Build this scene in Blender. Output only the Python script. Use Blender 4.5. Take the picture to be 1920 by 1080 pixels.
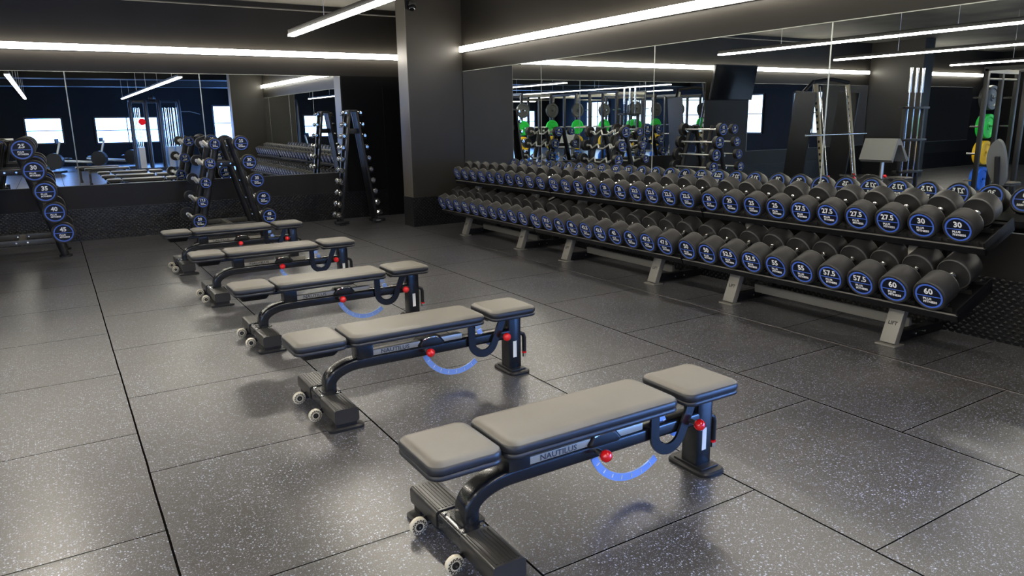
import bpy, bmesh, math, random
from mathutils import Vector, Matrix, Euler
random.seed(4)
PI = math.pi
for o in list(bpy.data.objects): bpy.data.objects.remove(o)
S = bpy.context.scene
C = S.collection

# ---------------------------------------------------------------- camera, world, exposure
Rm = [[0.8487344828890464, -0.5285888600349803, -0.015607517483028556],
      [-0.13177500412236798, -0.1828187770195485, -0.9742754451681652],
      [0.5121377996629549, 0.8289578468269643, -0.22481939938624168]]
cd = bpy.data.cameras.new('camera'); cam = bpy.data.objects.new('camera', cd); C.objects.link(cam)
rx, dn, fw = [Vector(r) for r in Rm]
cam.matrix_world = Matrix(((rx.x, -dn.x, -fw.x, 0), (rx.y, -dn.y, -fw.y, 0), (rx.z, -dn.z, -fw.z, 1.62), (0, 0, 0, 1)))
cd.sensor_width = 36; cd.lens = 1368.05 / 1920 * 36; cd.clip_end = 200; cd.clip_start = .05
S.camera = cam
w = bpy.data.worlds.new('world'); S.world = w; w.use_nodes = True
w.node_tree.nodes['Background'].inputs[0].default_value = (.55, .75, 1, 1)
w.node_tree.nodes['Background'].inputs[1].default_value = .3
S.view_settings.view_transform = 'Standard'; S.view_settings.look = 'None'
S.view_settings.exposure = 1.45; S.view_settings.gamma = 1; S.view_settings.use_curve_mapping = False
S.cycles.max_bounces = 9; S.cycles.glossy_bounces = 7; S.cycles.diffuse_bounces = 4
S.cycles.use_denoising = True; S.cycles.sample_clamp_indirect = 4; S.cycles.caustics_reflective = True
LED = 23.0; LEDC = (1, .93, .81)
WIN = 7.5; WINC = (.17, .38, 1)

# ---------------------------------------------------------------- materials
M = {}
def mat(n, col=(.5, .5, .5), rough=.5, metal=0, spec=.5, coat=0, emit=None, es=0):
    m = bpy.data.materials.new(n); m.use_nodes = True; b = m.node_tree.nodes['Principled BSDF']
    b.inputs['Base Color'].default_value = (*col, 1); b.inputs['Roughness'].default_value = rough
    b.inputs['Metallic'].default_value = metal; b.inputs['Specular IOR Level'].default_value = spec
    b.inputs['Coat Weight'].default_value = coat
    if emit: b.inputs['Emission Color'].default_value = (*emit, 1); b.inputs['Emission Strength'].default_value = es
    M[n] = m; return m
def noisy(m, scale, a, b, bump=0, bscale=None, dist=.002, rr=None):
    """colour noise between a and b, optional grain bump, procedural"""
    nt = m.node_tree; N = nt.nodes; L = nt.links; bs = N['Principled BSDF']
    tc = N.new('ShaderNodeTexCoord'); no = N.new('ShaderNodeTexNoise'); no.inputs['Scale'].default_value = scale; no.inputs['Detail'].default_value = 5
    L.new(tc.outputs['Object'], no.inputs['Vector'])
    r = N.new('ShaderNodeValToRGB'); r.color_ramp.elements[0].position = .35; r.color_ramp.elements[1].position = .65
    r.color_ramp.elements[0].color = (*a, 1); r.color_ramp.elements[1].color = (*b, 1)
    L.new(no.outputs['Fac'], r.inputs[0]); L.new(r.outputs[0], bs.inputs['Base Color'])
    if rr:
        mr = N.new('ShaderNodeMapRange'); mr.inputs[3].default_value = rr[0]; mr.inputs[4].default_value = rr[1]
        L.new(no.outputs['Fac'], mr.inputs[0]); L.new(mr.outputs[0], bs.inputs['Roughness'])
    if bump:
        n2 = N.new('ShaderNodeTexNoise'); n2.inputs['Scale'].default_value = bscale or scale * 10; n2.inputs['Detail'].default_value = 3
        L.new(tc.outputs['Object'], n2.inputs['Vector'])
        bp = N.new('ShaderNodeBump'); bp.inputs['Strength'].default_value = bump; bp.inputs['Distance'].default_value = dist
        L.new(n2.outputs['Fac'], bp.inputs['Height']); L.new(bp.outputs[0], bs.inputs['Normal'])
    return m
noisy(mat('wall', rough=.45, spec=.3), 1.3, (.0175, .0155, .0122), (.022, .0195, .016), .25, 60, .002)
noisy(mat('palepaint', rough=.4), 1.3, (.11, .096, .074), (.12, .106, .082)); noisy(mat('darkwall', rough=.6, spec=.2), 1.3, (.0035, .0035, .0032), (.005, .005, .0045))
noisy(mat('ceiling', rough=.8), .35, (.012, .012, .012), (.13, .125, .105), .3, 8, .01)
noisy(mat('vinyl', rough=.42, spec=.45), 6, (.125, .116, .098), (.142, .131, .111), .25, 420, .0006, rr=(.38, .5))  # pad tops only: sheen of the overhead light put into the colour
noisy(mat('vinylside', rough=.4, spec=.5), 6, (.016, .017, .020), (.020, .021, .025), .2, 420, .0006)
mat('blackmetal', (.007, .008, .010), .27, 0, .5, .2); mat('shelfblack', (.004, .004, .005), .45, 0, .3)
mat('satinblack', (.009, .009, .010), .42, 0, .4)
mat('tread', (.022, .021, .020), .30, 0, .6)
noisy(mat('rubber', rough=.5, spec=.45), 14, (.017, .016, .015), (.023, .022, .021), .3, 300, .001)
mat('rubberedge', (.075, .072, .066), .4)
mat('chrome', (.82, .82, .80), .16, 1)
mat('brightbar', (.85, .84, .80), .36, .85); mat('steel', (.55, .54, .50), .34, 1)
mat('legpaint', (.22, .21, .185), .38, .35)
mat('darkgrey', (.07, .068, .06), .35, .4)
mat('cream', (.42, .39, .32), .35, .3)
mat('red', (.78, .008, .01), .10, 0, .6, .6)
mat('bluesteel', (.25, .40, .80), .3, .25)  # zinc arcs, reflected blue daylight put into the base colour
mat('white', (.8, .8, .78), .4)
mat('whitelabel', (.78, .78, .74), .5)
mat('badge', (.004, .006, .014), .45, 0, .25)
mat('badgeblue', (.06, .14, .58), .32)
mat('wheelrim', (.62, .58, .46), .25, 0, .6, .4)
mat('green', (.01, .62, .06), .4); mat('yellow', (.92, .58, .01), .4); mat('blue', (.015, .16, .8), .4)
mat('plategrey', (.06, .065, .065), .35, .3)
mat('tan', (.40, .35, .24), .4, .2)
mat('greypad', (.13, .13, .12), .5)
mat('screen', (.006, .006, .007), .12, 0, .6)
mat('mirror', (.90, .93, .91), 0.0, 1)
mat('mirroredge', (.45, .47, .42), .25, .3)
mat('black', (.004, .004, .004), .5)
mat('led', (1, 1, 1), .4, emit=LEDC, es=LED); mat('ledwall', (1, 1, 1), .4, emit=LEDC, es=LED * .55)
mat('pane', (.3, .4, .5), .2, emit=WINC, es=WIN); mat('panenear', (.3, .4, .5), .2, emit=WINC, es=15); mat('paneside', (.3, .4, .5), .2, emit=(.5, .7, 1), es=3)
mat('windowframe', (.02, .02, .022), .4)
mat('logogrey', (.04, .045, .06), .4)

def floor_mat():
    m = mat('floor', (.05, .05, .05), .5, 0, 1.0); nt = m.node_tree; N = nt.nodes; L = nt.links; bs = N['Principled BSDF']
    uv = N.new('ShaderNodeUVMap'); uv.uv_map = 'UVMap'; tc = N.new('ShaderNodeTexCoord')
    sx = N.new('ShaderNodeSeparateXYZ'); L.new(uv.outputs[0], sx.inputs[0])
    def mth(op, a, b=None, c=None):
        n = N.new('ShaderNodeMath'); n.operation = op
        for i, v in enumerate((a, b, c)):
            if v is None: continue
            if isinstance(v, (int, float)): n.inputs[i].default_value = v
            else: L.new(v, n.inputs[i])
        return n.outputs[0]
    def edge(c):   # distance in tile units to nearest integer
        return mth('ABSOLUTE', mth('SUBTRACT', mth('FRACT', mth('ADD', c, .5)), .5))
    wob = N.new('ShaderNodeTexNoise'); wob.inputs['Scale'].default_value = 2.3; L.new(tc.outputs['Object'], wob.inputs['Vector'])
    wv = mth('MULTIPLY', mth('SUBTRACT', wob.outputs['Fac'], .5), .006)
    eu = edge(mth('ADD', sx.outputs[0], wv)); ev = edge(mth('ADD', sx.outputs[1], wv))
    seam = mth('MAXIMUM', mth('LESS_THAN', eu, .0042), mth('LESS_THAN', ev, .0028))
    near = mth('MAXIMUM', mth('SUBTRACT', 1, mth('MULTIPLY', eu, 60)), mth('SUBTRACT', 1, mth('MULTIPLY', ev, 60)))
    # large blotches
    n1 = N.new('ShaderNodeTexNoise'); n1.inputs['Scale'].default_value = 1.1; n1.inputs['Detail'].default_value = 6; n1.inputs['Roughness'].default_value = .62
    L.new(tc.outputs['Object'], n1.inputs['Vector'])
    cr = N.new('ShaderNodeValToRGB'); cr.color_ramp.elements[0].position = .3; cr.color_ramp.elements[1].position = .72
    cr.color_ramp.elements[0].color = (.022, .021, .020, 1); cr.color_ramp.elements[1].color = (.058, .053, .048, 1); L.new(n1.outputs['Fac'], cr.inputs[0])
    # flecks of blue-grey rubber
    def fleck(scale, thr, keep):
        v = N.new('ShaderNodeTexVoronoi'); v.inputs['Scale'].default_value = scale
        wn = N.new('ShaderNodeTexNoise'); wn.inputs['Scale'].default_value = scale * 1.4
        L.new(tc.outputs['Object'], wn.inputs['Vector'])
        mx = N.new('ShaderNodeMixRGB'); mx.inputs[0].default_value = .012 * 100 / scale; L.new(tc.outputs['Object'], mx.inputs[1]); L.new(wn.outputs['Color'], mx.inputs[2])
        L.new(mx.outputs[0], v.inputs['Vector'])
        sc = N.new('ShaderNodeSeparateXYZ'); L.new(v.outputs['Color'], sc.inputs[0])
        return mth('MULTIPLY', mth('LESS_THAN', v.outputs['Distance'], thr), mth('LESS_THAN', sc.outputs[0], keep)), sc.outputs[1]
    f1, c1 = fleck(92, .32, .31); f2, c2 = fleck(185, .35, .44)
    ff = mth('MINIMUM', mth('ADD', f1, mth('MULTIPLY', f2, .55)), 1)
    n3 = N.new('ShaderNodeTexNoise'); n3.inputs['Scale'].default_value = 1.6; L.new(tc.outputs['Object'], n3.inputs['Vector'])
    ff = mth('MULTIPLY', ff, mth('ADD', .25, mth('MULTIPLY', n3.outputs['Fac'], 1.1)))
    mx = N.new('ShaderNodeMixRGB'); L.new(ff, mx.inputs[0]); L.new(cr.outputs[0], mx.inputs[1]); mx.inputs[2].default_value = (.37, .42, .56, 1)
    m2 = N.new('ShaderNodeMixRGB'); L.new(seam, m2.inputs[0]); L.new(mx.outputs[0], m2.inputs[1]); m2.inputs[2].default_value = (.004, .004, .004, 1)
    # pale dusty joint in front of the rack
    so = N.new('ShaderNodeSeparateXYZ'); L.new(tc.outputs['Object'], so.inputs[0])
    jl = mth('MULTIPLY', mth('LESS_THAN', mth('ABSOLUTE', mth('SUBTRACT', so.outputs[0], 4.658)), .007), mth('ADD', .35, mth('MULTIPLY', n3.outputs['Fac'], .6)))
    m3 = N.new('ShaderNodeMixRGB'); L.new(jl, m3.inputs[0]); L.new(m2.outputs[0], m3.inputs[1]); m3.inputs[2].default_value = (.30, .29, .28, 1)
    L.new(m3.outputs[0], bs.inputs['Base Color'])
    mr = N.new('ShaderNodeMapRange'); mr.inputs[3].default_value = .28; mr.inputs[4].default_value = .36; L.new(n1.outputs['Fac'], mr.inputs[0]); L.new(mth('MAXIMUM', mr.outputs[0], seam), bs.inputs['Roughness']); L.new(mth('MULTIPLY', mth('SUBTRACT', 1, seam), .85), bs.inputs['Specular IOR Level'])
    g = N.new('ShaderNodeTexNoise'); g.inputs['Scale'].default_value = 220; L.new(tc.outputs['Object'], g.inputs['Vector'])
    h = mth('SUBTRACT', mth('MULTIPLY', g.outputs['Fac'], .25), mth('MULTIPLY', mth('MAXIMUM', near, 0), .9))
    bp = N.new('ShaderNodeBump'); bp.inputs['Strength'].default_value = .30; bp.inputs['Distance'].default_value = .003
    L.new(h, bp.inputs['Height']); L.new(bp.outputs[0], bs.inputs['Normal'])
floor_mat()

def wainscot_mat():
    m = mat('studded', (.007, .007, .008), .38, 0, .5); nt = m.node_tree; N = nt.nodes; L = nt.links; bs = N['Principled BSDF']
    tc = N.new('ShaderNodeTexCoord'); s = N.new('ShaderNodeSeparateXYZ'); L.new(tc.outputs['Object'], s.inputs[0])
    def mth(op, a, b=None):
        n = N.new('ShaderNodeMath'); n.operation = op
        for i, v in enumerate((a, b)):
            if v is None: continue
            if isinstance(v, (int, float)): n.inputs[i].default_value = v
            else: L.new(v, n.inputs[i])
        return n.outputs[0]
    hor = mth('MULTIPLY', mth('ADD', s.outputs[0], s.outputs[1]), 1 / .056); ver = mth('MULTIPLY', s.outputs[2], 1 / .050)
    a = mth('ADD', hor, ver); b = mth('SUBTRACT', hor, ver)
    def cell(c): return mth('ABSOLUTE', mth('SUBTRACT', mth('FRACT', c), .5))
    d = mth('MAXIMUM', cell(a), cell(b))
    h = mth('MAXIMUM', mth('SUBTRACT', 1, mth('MULTIPLY', d, 3.2)), 0)
    bp = N.new('ShaderNodeBump'); bp.inputs['Strength'].default_value = 1; bp.inputs['Distance'].default_value = .012
    L.new(h, bp.inputs['Height']); L.new(bp.outputs[0], bs.inputs['Normal'])
    mx = N.new('ShaderNodeMixRGB'); L.new(mth('MINIMUM', h, 1), mx.inputs[0]); mx.inputs[1].default_value = (.0025, .0025, .003, 1); mx.inputs[2].default_value = (.032, .032, .032, 1)
    L.new(mx.outputs[0], bs.inputs['Base Color'])
wainscot_mat()

# ---------------------------------------------------------------- mesh builder
class MB:
    def __init__(s): s.v = []; s.f = []; s.m = []; s.cur = 0
    def mi(s, i): s.cur = i; return s
    def add(s, vs, fs):
        o = len(s.v); s.v += [tuple(v) for v in vs]
        for f in fs: s.f.append([i + o for i in f]); s.m.append(s.cur)
    def box(s, x0, x1, y0, y1, z0, z1, bev=0, mtx=None):
        if bev <= 0:
            vs = [(x, y, z) for x in (x0, x1) for y in (y0, y1) for z in (z0, z1)]
            fs = [(0, 1, 3, 2), (4, 6, 7, 5), (0, 4, 5, 1), (2, 3, 7, 6), (0, 2, 6, 4), (1, 5, 7, 3)]
        else:
            bm = bmesh.new(); bmesh.ops.create_cube(bm, size=1)
            bmesh.ops.scale(bm, vec=(x1 - x0, y1 - y0, z1 - z0), verts=bm.verts)
            bmesh.ops.bevel(bm, geom=bm.edges[:], offset=min(bev, .49 * min(x1 - x0, y1 - y0, z1 - z0)), segments=2, affect='EDGES', profile=.6)
            cx, cy, cz = (x0 + x1) / 2, (y0 + y1) / 2, (z0 + z1) / 2
            bm.verts.ensure_lookup_table(); vs = [(v.co.x + cx, v.co.y + cy, v.co.z + cz) for v in bm.verts]
            fs = [[v.index for v in f.verts] for f in bm.faces]; bm.free()
        if mtx is not None: vs = [mtx @ Vector(v) for v in vs]
        s.add(vs, fs); return s
    def bar(s, a, b, wd, hg, up=(0, 0, 1), bev=0):
        a = Vector(a); b = Vector(b); d = b - a; Lh = d.length; d.normalize(); u = Vector(up); r = d.cross(u)
        if r.length < 1e-4: r = d.cross(Vector((0, 1, 0)))
        r.normalize(); u = r.cross(d); m = Matrix((( d.x, r.x, u.x, a.x), (d.y, r.y, u.y, a.y), (d.z, r.z, u.z, a.z), (0, 0, 0, 1)))
        return s.box(0, Lh, -wd / 2, wd / 2, -hg / 2, hg / 2, bev, m)
    def sweep(s, pts, sec, up=(0, 1, 0), cap=True):
        """sweep a section [(side, up)] along pts; side axis is 'up' vector direction"""
        pts = [Vector(p) for p in pts]; n = len(sec); vs = []
        for i, p in enumerate(pts):
            t = (pts[min(i + 1, len(pts) - 1)] - pts[max(i - 1, 0)]).normalized(); y = Vector(up); y = (y - t * y.dot(t))
            if y.length < 1e-3: y = Vector((1, 0, 0)) - t * t.x
            y.normalize(); nz = t.cross(y)
            vs += [p + y * a + nz * b for a, b in sec]
        fs = [(i * n + j, i * n + (j + 1) % n, (i + 1) * n + (j + 1) % n, (i + 1) * n + j) for i in range(len(pts) - 1) for j in range(n)]
        if cap: fs += [tuple(range(n - 1, -1, -1)), tuple(range((len(pts) - 1) * n, len(pts) * n))]
        s.add(vs, fs); return s
    def tube(s, pts, r, seg=12, up=(0, 1, 0)):
        return s.sweep(pts, [(r * math.cos(2 * PI * k / seg), r * math.sin(2 * PI * k / seg)) for k in range(seg)], up)
    def cyl(s, a, b, r, seg=20, r2=None):
        a = Vector(a); b = Vector(b); d = (b - a).normalized(); x = d.orthogonal().normalized(); y = d.cross(x); r2 = r if r2 is None else r2
        vs = [a + (x * math.cos(2 * PI * k / seg) + y * math.sin(2 * PI * k / seg)) * r for k in range(seg)] + [b + (x * math.cos(2 * PI * k / seg) + y * math.sin(2 * PI * k / seg)) * r2 for k in range(seg)]
        fs = [(k, (k + 1) % seg, seg + (k + 1) % seg, seg + k) for k in range(seg)] + [tuple(range(seg - 1, -1, -1)), tuple(range(seg, 2 * seg))]
        s.add(vs, fs); return s
    def lathe(s, prof, o=(0, 0, 0), ax=(1, 0, 0), seg=40):
        """prof [(t, r)] around axis ax from o"""
        o = Vector(o); d = Vector(ax).normalized(); x = d.orthogonal().normalized(); y = d.cross(x); vs = []; rows = []
        for t, r in prof:
            if r < 1e-6: rows.append([len(vs)]); vs.append(o + d * t)
            else:
                rows.append(list(range(len(vs), len(vs) + seg))); vs += [o + d * t + (x * math.cos(2 * PI * k / seg) + y * math.sin(2 * PI * k / seg)) * r for k in range(seg)]
        fs = []
        for A, B in zip(rows, rows[1:]):
            for k in range(seg):
                a, b = A[k % len(A)], A[(k + 1) % len(A)]; c, e = B[(k + 1) % len(B)], B[k % len(B)]
                f = [a, b, c, e]; f = [q for i, q in enumerate(f) if q not in f[:i]]
                if len(f) > 2: fs.append(f)
        s.add(vs, fs); return s
    def sphere(s, c, r, seg=20):
        return s.lathe([(-r * math.cos(PI * k / 10), r * math.sin(PI * k / 10)) for k in range(11)], c, (0, 1, 0), seg)
    def loft(s, rings):
        n = len(rings[0]); vs = [p for r in rings for p in r]
        fs = [(i * n + j, i * n + (j + 1) % n, (i + 1) * n + (j + 1) % n, (i + 1) * n + j) for i in range(len(rings) - 1) for j in range(n)]
        fs += [tuple(range(n - 1, -1, -1)), tuple(range((len(rings) - 1) * n, len(rings) * n))]
        s.add(vs, fs); return s
    def prism(s, out, y0, y1):
        """outline in XZ extruded along Y"""
        n = len(out); vs = [(x, y0, z) for x, z in out] + [(x, y1, z) for x, z in out]
        s.add(vs, [(k, (k + 1) % n, n + (k + 1) % n, n + k) for k in range(n)] + [tuple(range(n - 1, -1, -1)), tuple(range(n, 2 * n))]); return s
    def mesh(s, name, mats, smooth=True, ang=.6):
        me = bpy.data.meshes.new(name); me.from_pydata(s.v, [], s.f)
        for m in (mats if isinstance(mats, (list, tuple)) else [mats]): me.materials.append(M[m])
        me.polygons.foreach_set('material_index', s.m)
        bm = bmesh.new(); bm.from_mesh(me); bmesh.ops.recalc_face_normals(bm, faces=bm.faces); bm.to_mesh(me); bm.free()
        if smooth:
            me.polygons.foreach_set('use_smooth', [True] * len(me.polygons)); me.set_sharp_from_angle(angle=ang)
        me.update(); return me
    def obj(s, name, mats, parent=None, smooth=True, ang=.6):
        return link(name, s.mesh(name, mats, smooth, ang), parent)
def link(name, me, parent=None, mtx=None):
    o = bpy.data.objects.new(name, me); C.objects.link(o); o.parent = parent
    if mtx is not None: o.matrix_local = mtx
    return o
def empty(name, loc, label, cat, group=None, rz=0):
    o = bpy.data.objects.new(name, None); C.objects.link(o); o.location = loc; o.rotation_euler = (0, 0, rz); o.empty_display_size = .1
    tag(o, label, cat, group); return o
def tag(o, label, cat, group=None):
    o['label'] = label; o['category'] = cat
    if group: o['group'] = group
    return o
def copy_tree(o, parent=None):
    c = o.copy(); C.objects.link(c); c.parent = parent
    for ch in list(o.children): copy_tree(ch, c)
    return c
def struct(o): o['kind'] = 'structure'; return o
def rrect(x0, x1, y0, y1, r, z, seg=6):
    p = []
    for cx, cy, a0 in ((x1 - r, y1 - r, 0), (x0 + r, y1 - r, PI / 2), (x0 + r, y0 + r, PI), (x1 - r, y0 + r, 1.5 * PI)):
        for k in range(seg + 1): a = a0 + PI / 2 * k / seg; p.append((cx + r * math.cos(a), cy + r * math.sin(a), z))
    return p
def rsec(w_, h_, r=.008, seg=3):
    return [(x, y) for x, y, _ in rrect(-w_ / 2, w_ / 2, -h_ / 2, h_ / 2, r, 0, seg)]
_tc = {}
def text_tris(t, size, bold=.0, align='CENTER', res=2):
    """text as flat verts/faces in XY, baseline at 0, made from the built-in font"""
    k = (t, size, bold, align, res)
    if k in _tc: return _tc[k]
    cu = bpy.data.curves.new('t', 'FONT'); cu.body = t; cu.size = size; cu.align_x = align; cu.offset = bold; cu.resolution_u = res
    ob = bpy.data.objects.new('t', cu); C.objects.link(ob); bpy.context.view_layer.update()
    dg = bpy.context.evaluated_depsgraph_get(); me = bpy.data.meshes.new_from_object(ob.evaluated_get(dg))
    r = ([tuple(v.co) for v in me.vertices], [list(p.vertices) for p in me.polygons])
    bpy.data.objects.remove(ob); bpy.data.curves.remove(cu); bpy.data.meshes.remove(me); _tc[k] = r; return r
def put_text(mb, t, size, o, ux, uy, n, lift=.0006, bold=0, align='CENTER', sx=1.0):
    vs, fs = text_tris(t, size, bold, align); o = Vector(o); ux = Vector(ux); uy = Vector(uy); n = Vector(n)
    mb.add([o + ux * (v[0] * sx) + uy * v[1] + n * lift for v in vs], fs)

# ---------------------------------------------------------------- room shell
XM, YB, ZC = 5.64, 12.2, 3.45           # right mirror plane, back mirror plane, ceiling
MZ0, MZ1 = .79, 2.37
cols = [.2 + 1.12 * k for k in range(-14, 0)] + [.2, 1.32, 2.46, 3.575, 4.665] + [5.785, 6.9, 8.02, 9.14]
off = {.2: (3.649, 1.15), 1.32: (1.955, 1.12), 2.46: (1.386, 1.115), 3.575: (1.943, 1.10), 4.665: (2.465, 1.085)}
me = bpy.data.meshes.new('floor'); V = []; Fc = []; UV = []
for i in range(len(cols) - 1):
    x0, x1 = cols[i], cols[i + 1]
    o0, p = off.get(x0, (3.05 if x0 < .2 and x0 > -1 else random.random(), 1.145))
    b = len(V); V += [(x0, -12.1, 0), (x1, -12.1, 0), (x1, 12.2, 0), (x0, 12.2, 0)]; Fc.append((b, b + 1, b + 2, b + 3))
    UV += [(i, (-12.1 - o0) / p), (i + 1, (-12.1 - o0) / p), (i + 1, (12.2 - o0) / p), (i, (12.2 - o0) / p)]
me.from_pydata(V, [], Fc); me.materials.append(M['floor']); uvl = me.uv_layers.new(name='UVMap')
for i, u in enumerate(UV): uvl.data[i].uv = u
struct(link('floor', me))
def sbox(name, a, m): return struct(MB().box(*a).obj(name, m, smooth=False))
sbox('floor_slab', (-14.6, 9.2, -12.2, 12.3, -.1, -.004), 'darkwall')
sbox('ceiling', (-14.6, 9.2, -12.2, 12.4, ZC, ZC + .1), 'ceiling')
sbox('wall_back', (-14.5, 8.7, YB, YB + .12, 0, ZC), 'wall')
sbox('wall_right', (XM, XM + .12, .9, YB, 0, ZC), 'wall')
sbox('wall_front', (-14.5, 8.7, -12.22, -12.1, 0, ZC), 'darkwall')
sbox('wall_left', (-14.62, -14.5, -12.1, YB, 0, ZC), 'darkwall')
sbox('wall_side', (8.6, 8.72, -12.1, .9, 0, ZC), 'darkwall')
sbox('wall_return', (XM + .12, 8.6, .78, .9, 0, ZC), 'darkwall')
sbox('wall_pillar', (4.71, XM, 10.5, 10.84, 0, ZC), 'wall')
sbox('wall_pillar', (4.71, XM, .9, 1.24, 0, ZC), 'wall')
sbox('wall_pillar', (-8.1, -7.66, 10.77, YB, 0, ZC), 'wall')
sbox('ceiling_beam', (-14.5, 8.5, -1.9, -1.2, 3.0, ZC), 'darkwall')
sbox('ceiling_beam', (-14.5, 8.5, -6.9, -6.2, 3.0, ZC), 'darkwall')
# studded wainscot panels
n = 0
for a in ((-14.5, XM, YB - .012, YB, 0, .46), (XM - .012, XM, .9, YB, 0, .46), (4.698, 4.71, 10.488, 10.852, 0, .46), (4.71, XM, 10.488, 10.5, 0, .46), (4.71, XM, 10.84, 10.852, 0, .46),
          (-7.66, -7.648, 10.758, YB, 0, .46)):
    n += 1; sbox('trim_%d' % n, a, 'studded')
for k, y0 in ((9, 10.5), (10, .9)): sbox('trim_%d' % k, (4.702, 4.71, y0, y0 + .34, .46, ZC), 'palepaint')  # pillar side faces painted paler to carry the light falling on them
# darker recess wall to the right of the back mirror
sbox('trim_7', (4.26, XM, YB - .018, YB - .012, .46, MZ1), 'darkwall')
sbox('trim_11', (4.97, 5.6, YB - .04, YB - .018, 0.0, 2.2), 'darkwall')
# conduit along the top of the back wall
struct(MB().cyl((-6, YB - .03, 3.36), (XM, YB - .03, 3.36), .012, 8).obj('trim_8', 'legpaint'))

# mirrors: glass panel with pale bevelled edge
def mirror(p0, p1, z0, z1, nrm, label, tilt=0):
    p0 = Vector((*p0, 0)); p1 = Vector((*p1, 0)); n_ = Vector((*nrm, 0)); t = (p1 - p0); Lh = t.length; t.normalize(); mb = MB(); e = .007
    def P(a, z, d): return p0 + t * a + Vector((0, 0, z)) + n_ * d
    o = [P(0, z0, 0), P(Lh, z0, 0), P(Lh, z1, 0), P(0, z1, 0)]
    q = [P(.001, z0, .004), P(Lh - .001, z0, .004), P(Lh - .001, z1, .004), P(.001, z1, .004)]
    i = [P(e, z0 + e, .006), P(Lh - e, z0 + e, .006), P(Lh - e, z1 - e, .006), P(e, z1 - e, .006)]
    mb.mi(1); mb.add(o, [(0, 1, 2, 3)]); mb.add(o + q, [(k, (k + 1) % 4, 4 + (k + 1) % 4, 4 + k) for k in range(4)]); mb.add(q + i, [(k, (k + 1) % 4, 4 + (k + 1) % 4, 4 + k) for k in range(4)])
    mb.mi(0); mb.add(i, [(0, 1, 2, 3)])
    return tag(mb.obj('wall_mirror', ['mirror', 'mirroredge'], smooth=False), label, 'mirror', 'frameless wall mirrors')
be = [4.24, 2.05, .30, -1.5]
for a, b, l in zip(be, be[1:], ('frameless mirror on the back wall beside the dark recess, right of its row', 'frameless mirror on the back wall behind the zigzag-bar rack', 'frameless mirror at the left edge of the photo behind the straight-bar rack')):
    mirror((a, YB - .001), (b, YB - .001), MZ0, MZ1, (0, -1), l)
for k, (a, b) in enumerate(((-2.95, -5.3), (-5.3, -7.64), (-8.2, -10.6), (-10.6, -13.0))):
    mirror((a, YB - .001), (b, YB - .001), MZ0, MZ1, (0, -1), 'frameless back wall mirror out of frame to the left, %s from the screen' % ('first', 'second', 'third', 'fourth')[k])
re_ = [10.488, 8.30, 6.13, 4.0, 1.85, 1.25]
for k, (a, b) in enumerate(zip(re_, re_[1:])):
    mirror((XM - .001, a), (XM - .001, b), MZ0, MZ1, (-1, 0), ('frameless mirror above the dumbbell rack next to the pillar', 'second frameless mirror from the pillar above the dumbbell rack', 'third frameless mirror from the pillar above the dumbbell rack',
           'frameless mirror at the right edge of the photo above the dumbbell rack', 'narrow mirror strip past the right edge of the photo')[k])

# ---------------------------------------------------------------- LED strips
def strip(a, b, nrm, label, hang=False, hw=.035):
    a = Vector(a); b = Vector(b); c = (a + b) / 2; t = empty('led_strip_light', c, label, 'light', 'linear LED strip lights')
    nv = Vector(nrm)
    up = Vector((0, 0, 1)) if abs(nv.z) < .5 else nv
    h = MB(); h.bar(a - c - nv * .0, b - c, .05 if not hang else .07, .05 if hang else .064, bev=.003)
    d = MB()
    if hang:
        h.obj('housing', 'satinblack', t)
        d.bar(a - c + Vector((0, 0, -.032)), b - c + Vector((0, 0, -.032)), .074, .022, bev=.004); d.obj('diffuser', 'led', t)
        dr = (b - a).normalized(); Lh = (b - a).length; k = .12
        while k < Lh:
            p = a - c + dr * k; MB().cyl(p, p + Vector((0, 0, ZC - a.z)), .003, 6).obj('suspension_cable', 'steel', t); k += 2.4
    else:
        h = MB(); h.bar(a - c + nv * .012, b - c + nv * .012, .024, .09) ; h.obj('housing', 'satinblack', t)
        d.bar(a - c + nv * .045, b - c + nv * .045, .045, .085, bev=.012); d.obj('diffuser', 'ledwall', t)
    return t
strip((-7.55, YB - .004, 2.69), (5.5, YB - .004, 2.69), (0, -1, 0), 'long white light strip across the back wall above the mirrors')
strip((XM - .004, 1.3, 2.69), (XM - .004, 10.46, 2.69), (-1, 0, 0), 'long white light strip on the right wall above the dumbbell rack')
strip((2.36, -5, 2.57), (2.36, 8.25, 2.57), (0, 0, -1), 'white light strip hanging from the ceiling on thin cables above the benches', True)
strip((-.48, -5, 2.57), (-.48, 8.25, 2.57), (0, 0, -1), 'hanging white light strip left of the frame, seen at the left edge of the mirror', True)
strip((-13.4, YB, 2.72), (-8.2, YB, 2.72), (0, -1, 0), 'white light strip on the back wall beyond the left pillar')
strip((-4.2, -5, 2.57), (-4.2, 8.25, 2.57), (0, 0, -1), 'hanging white light strip over the left half of the hall', True)
strip((-7.4, -4, 2.57), (-7.4, 5, 2.57), (0, 0, -1), 'hanging white light strip above the row of power racks', True)
strip((-11, -9, 2.57), (-6, -9, 2.57), (0, 0, -1), 'hanging white light strip near the far windows', True)

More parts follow.
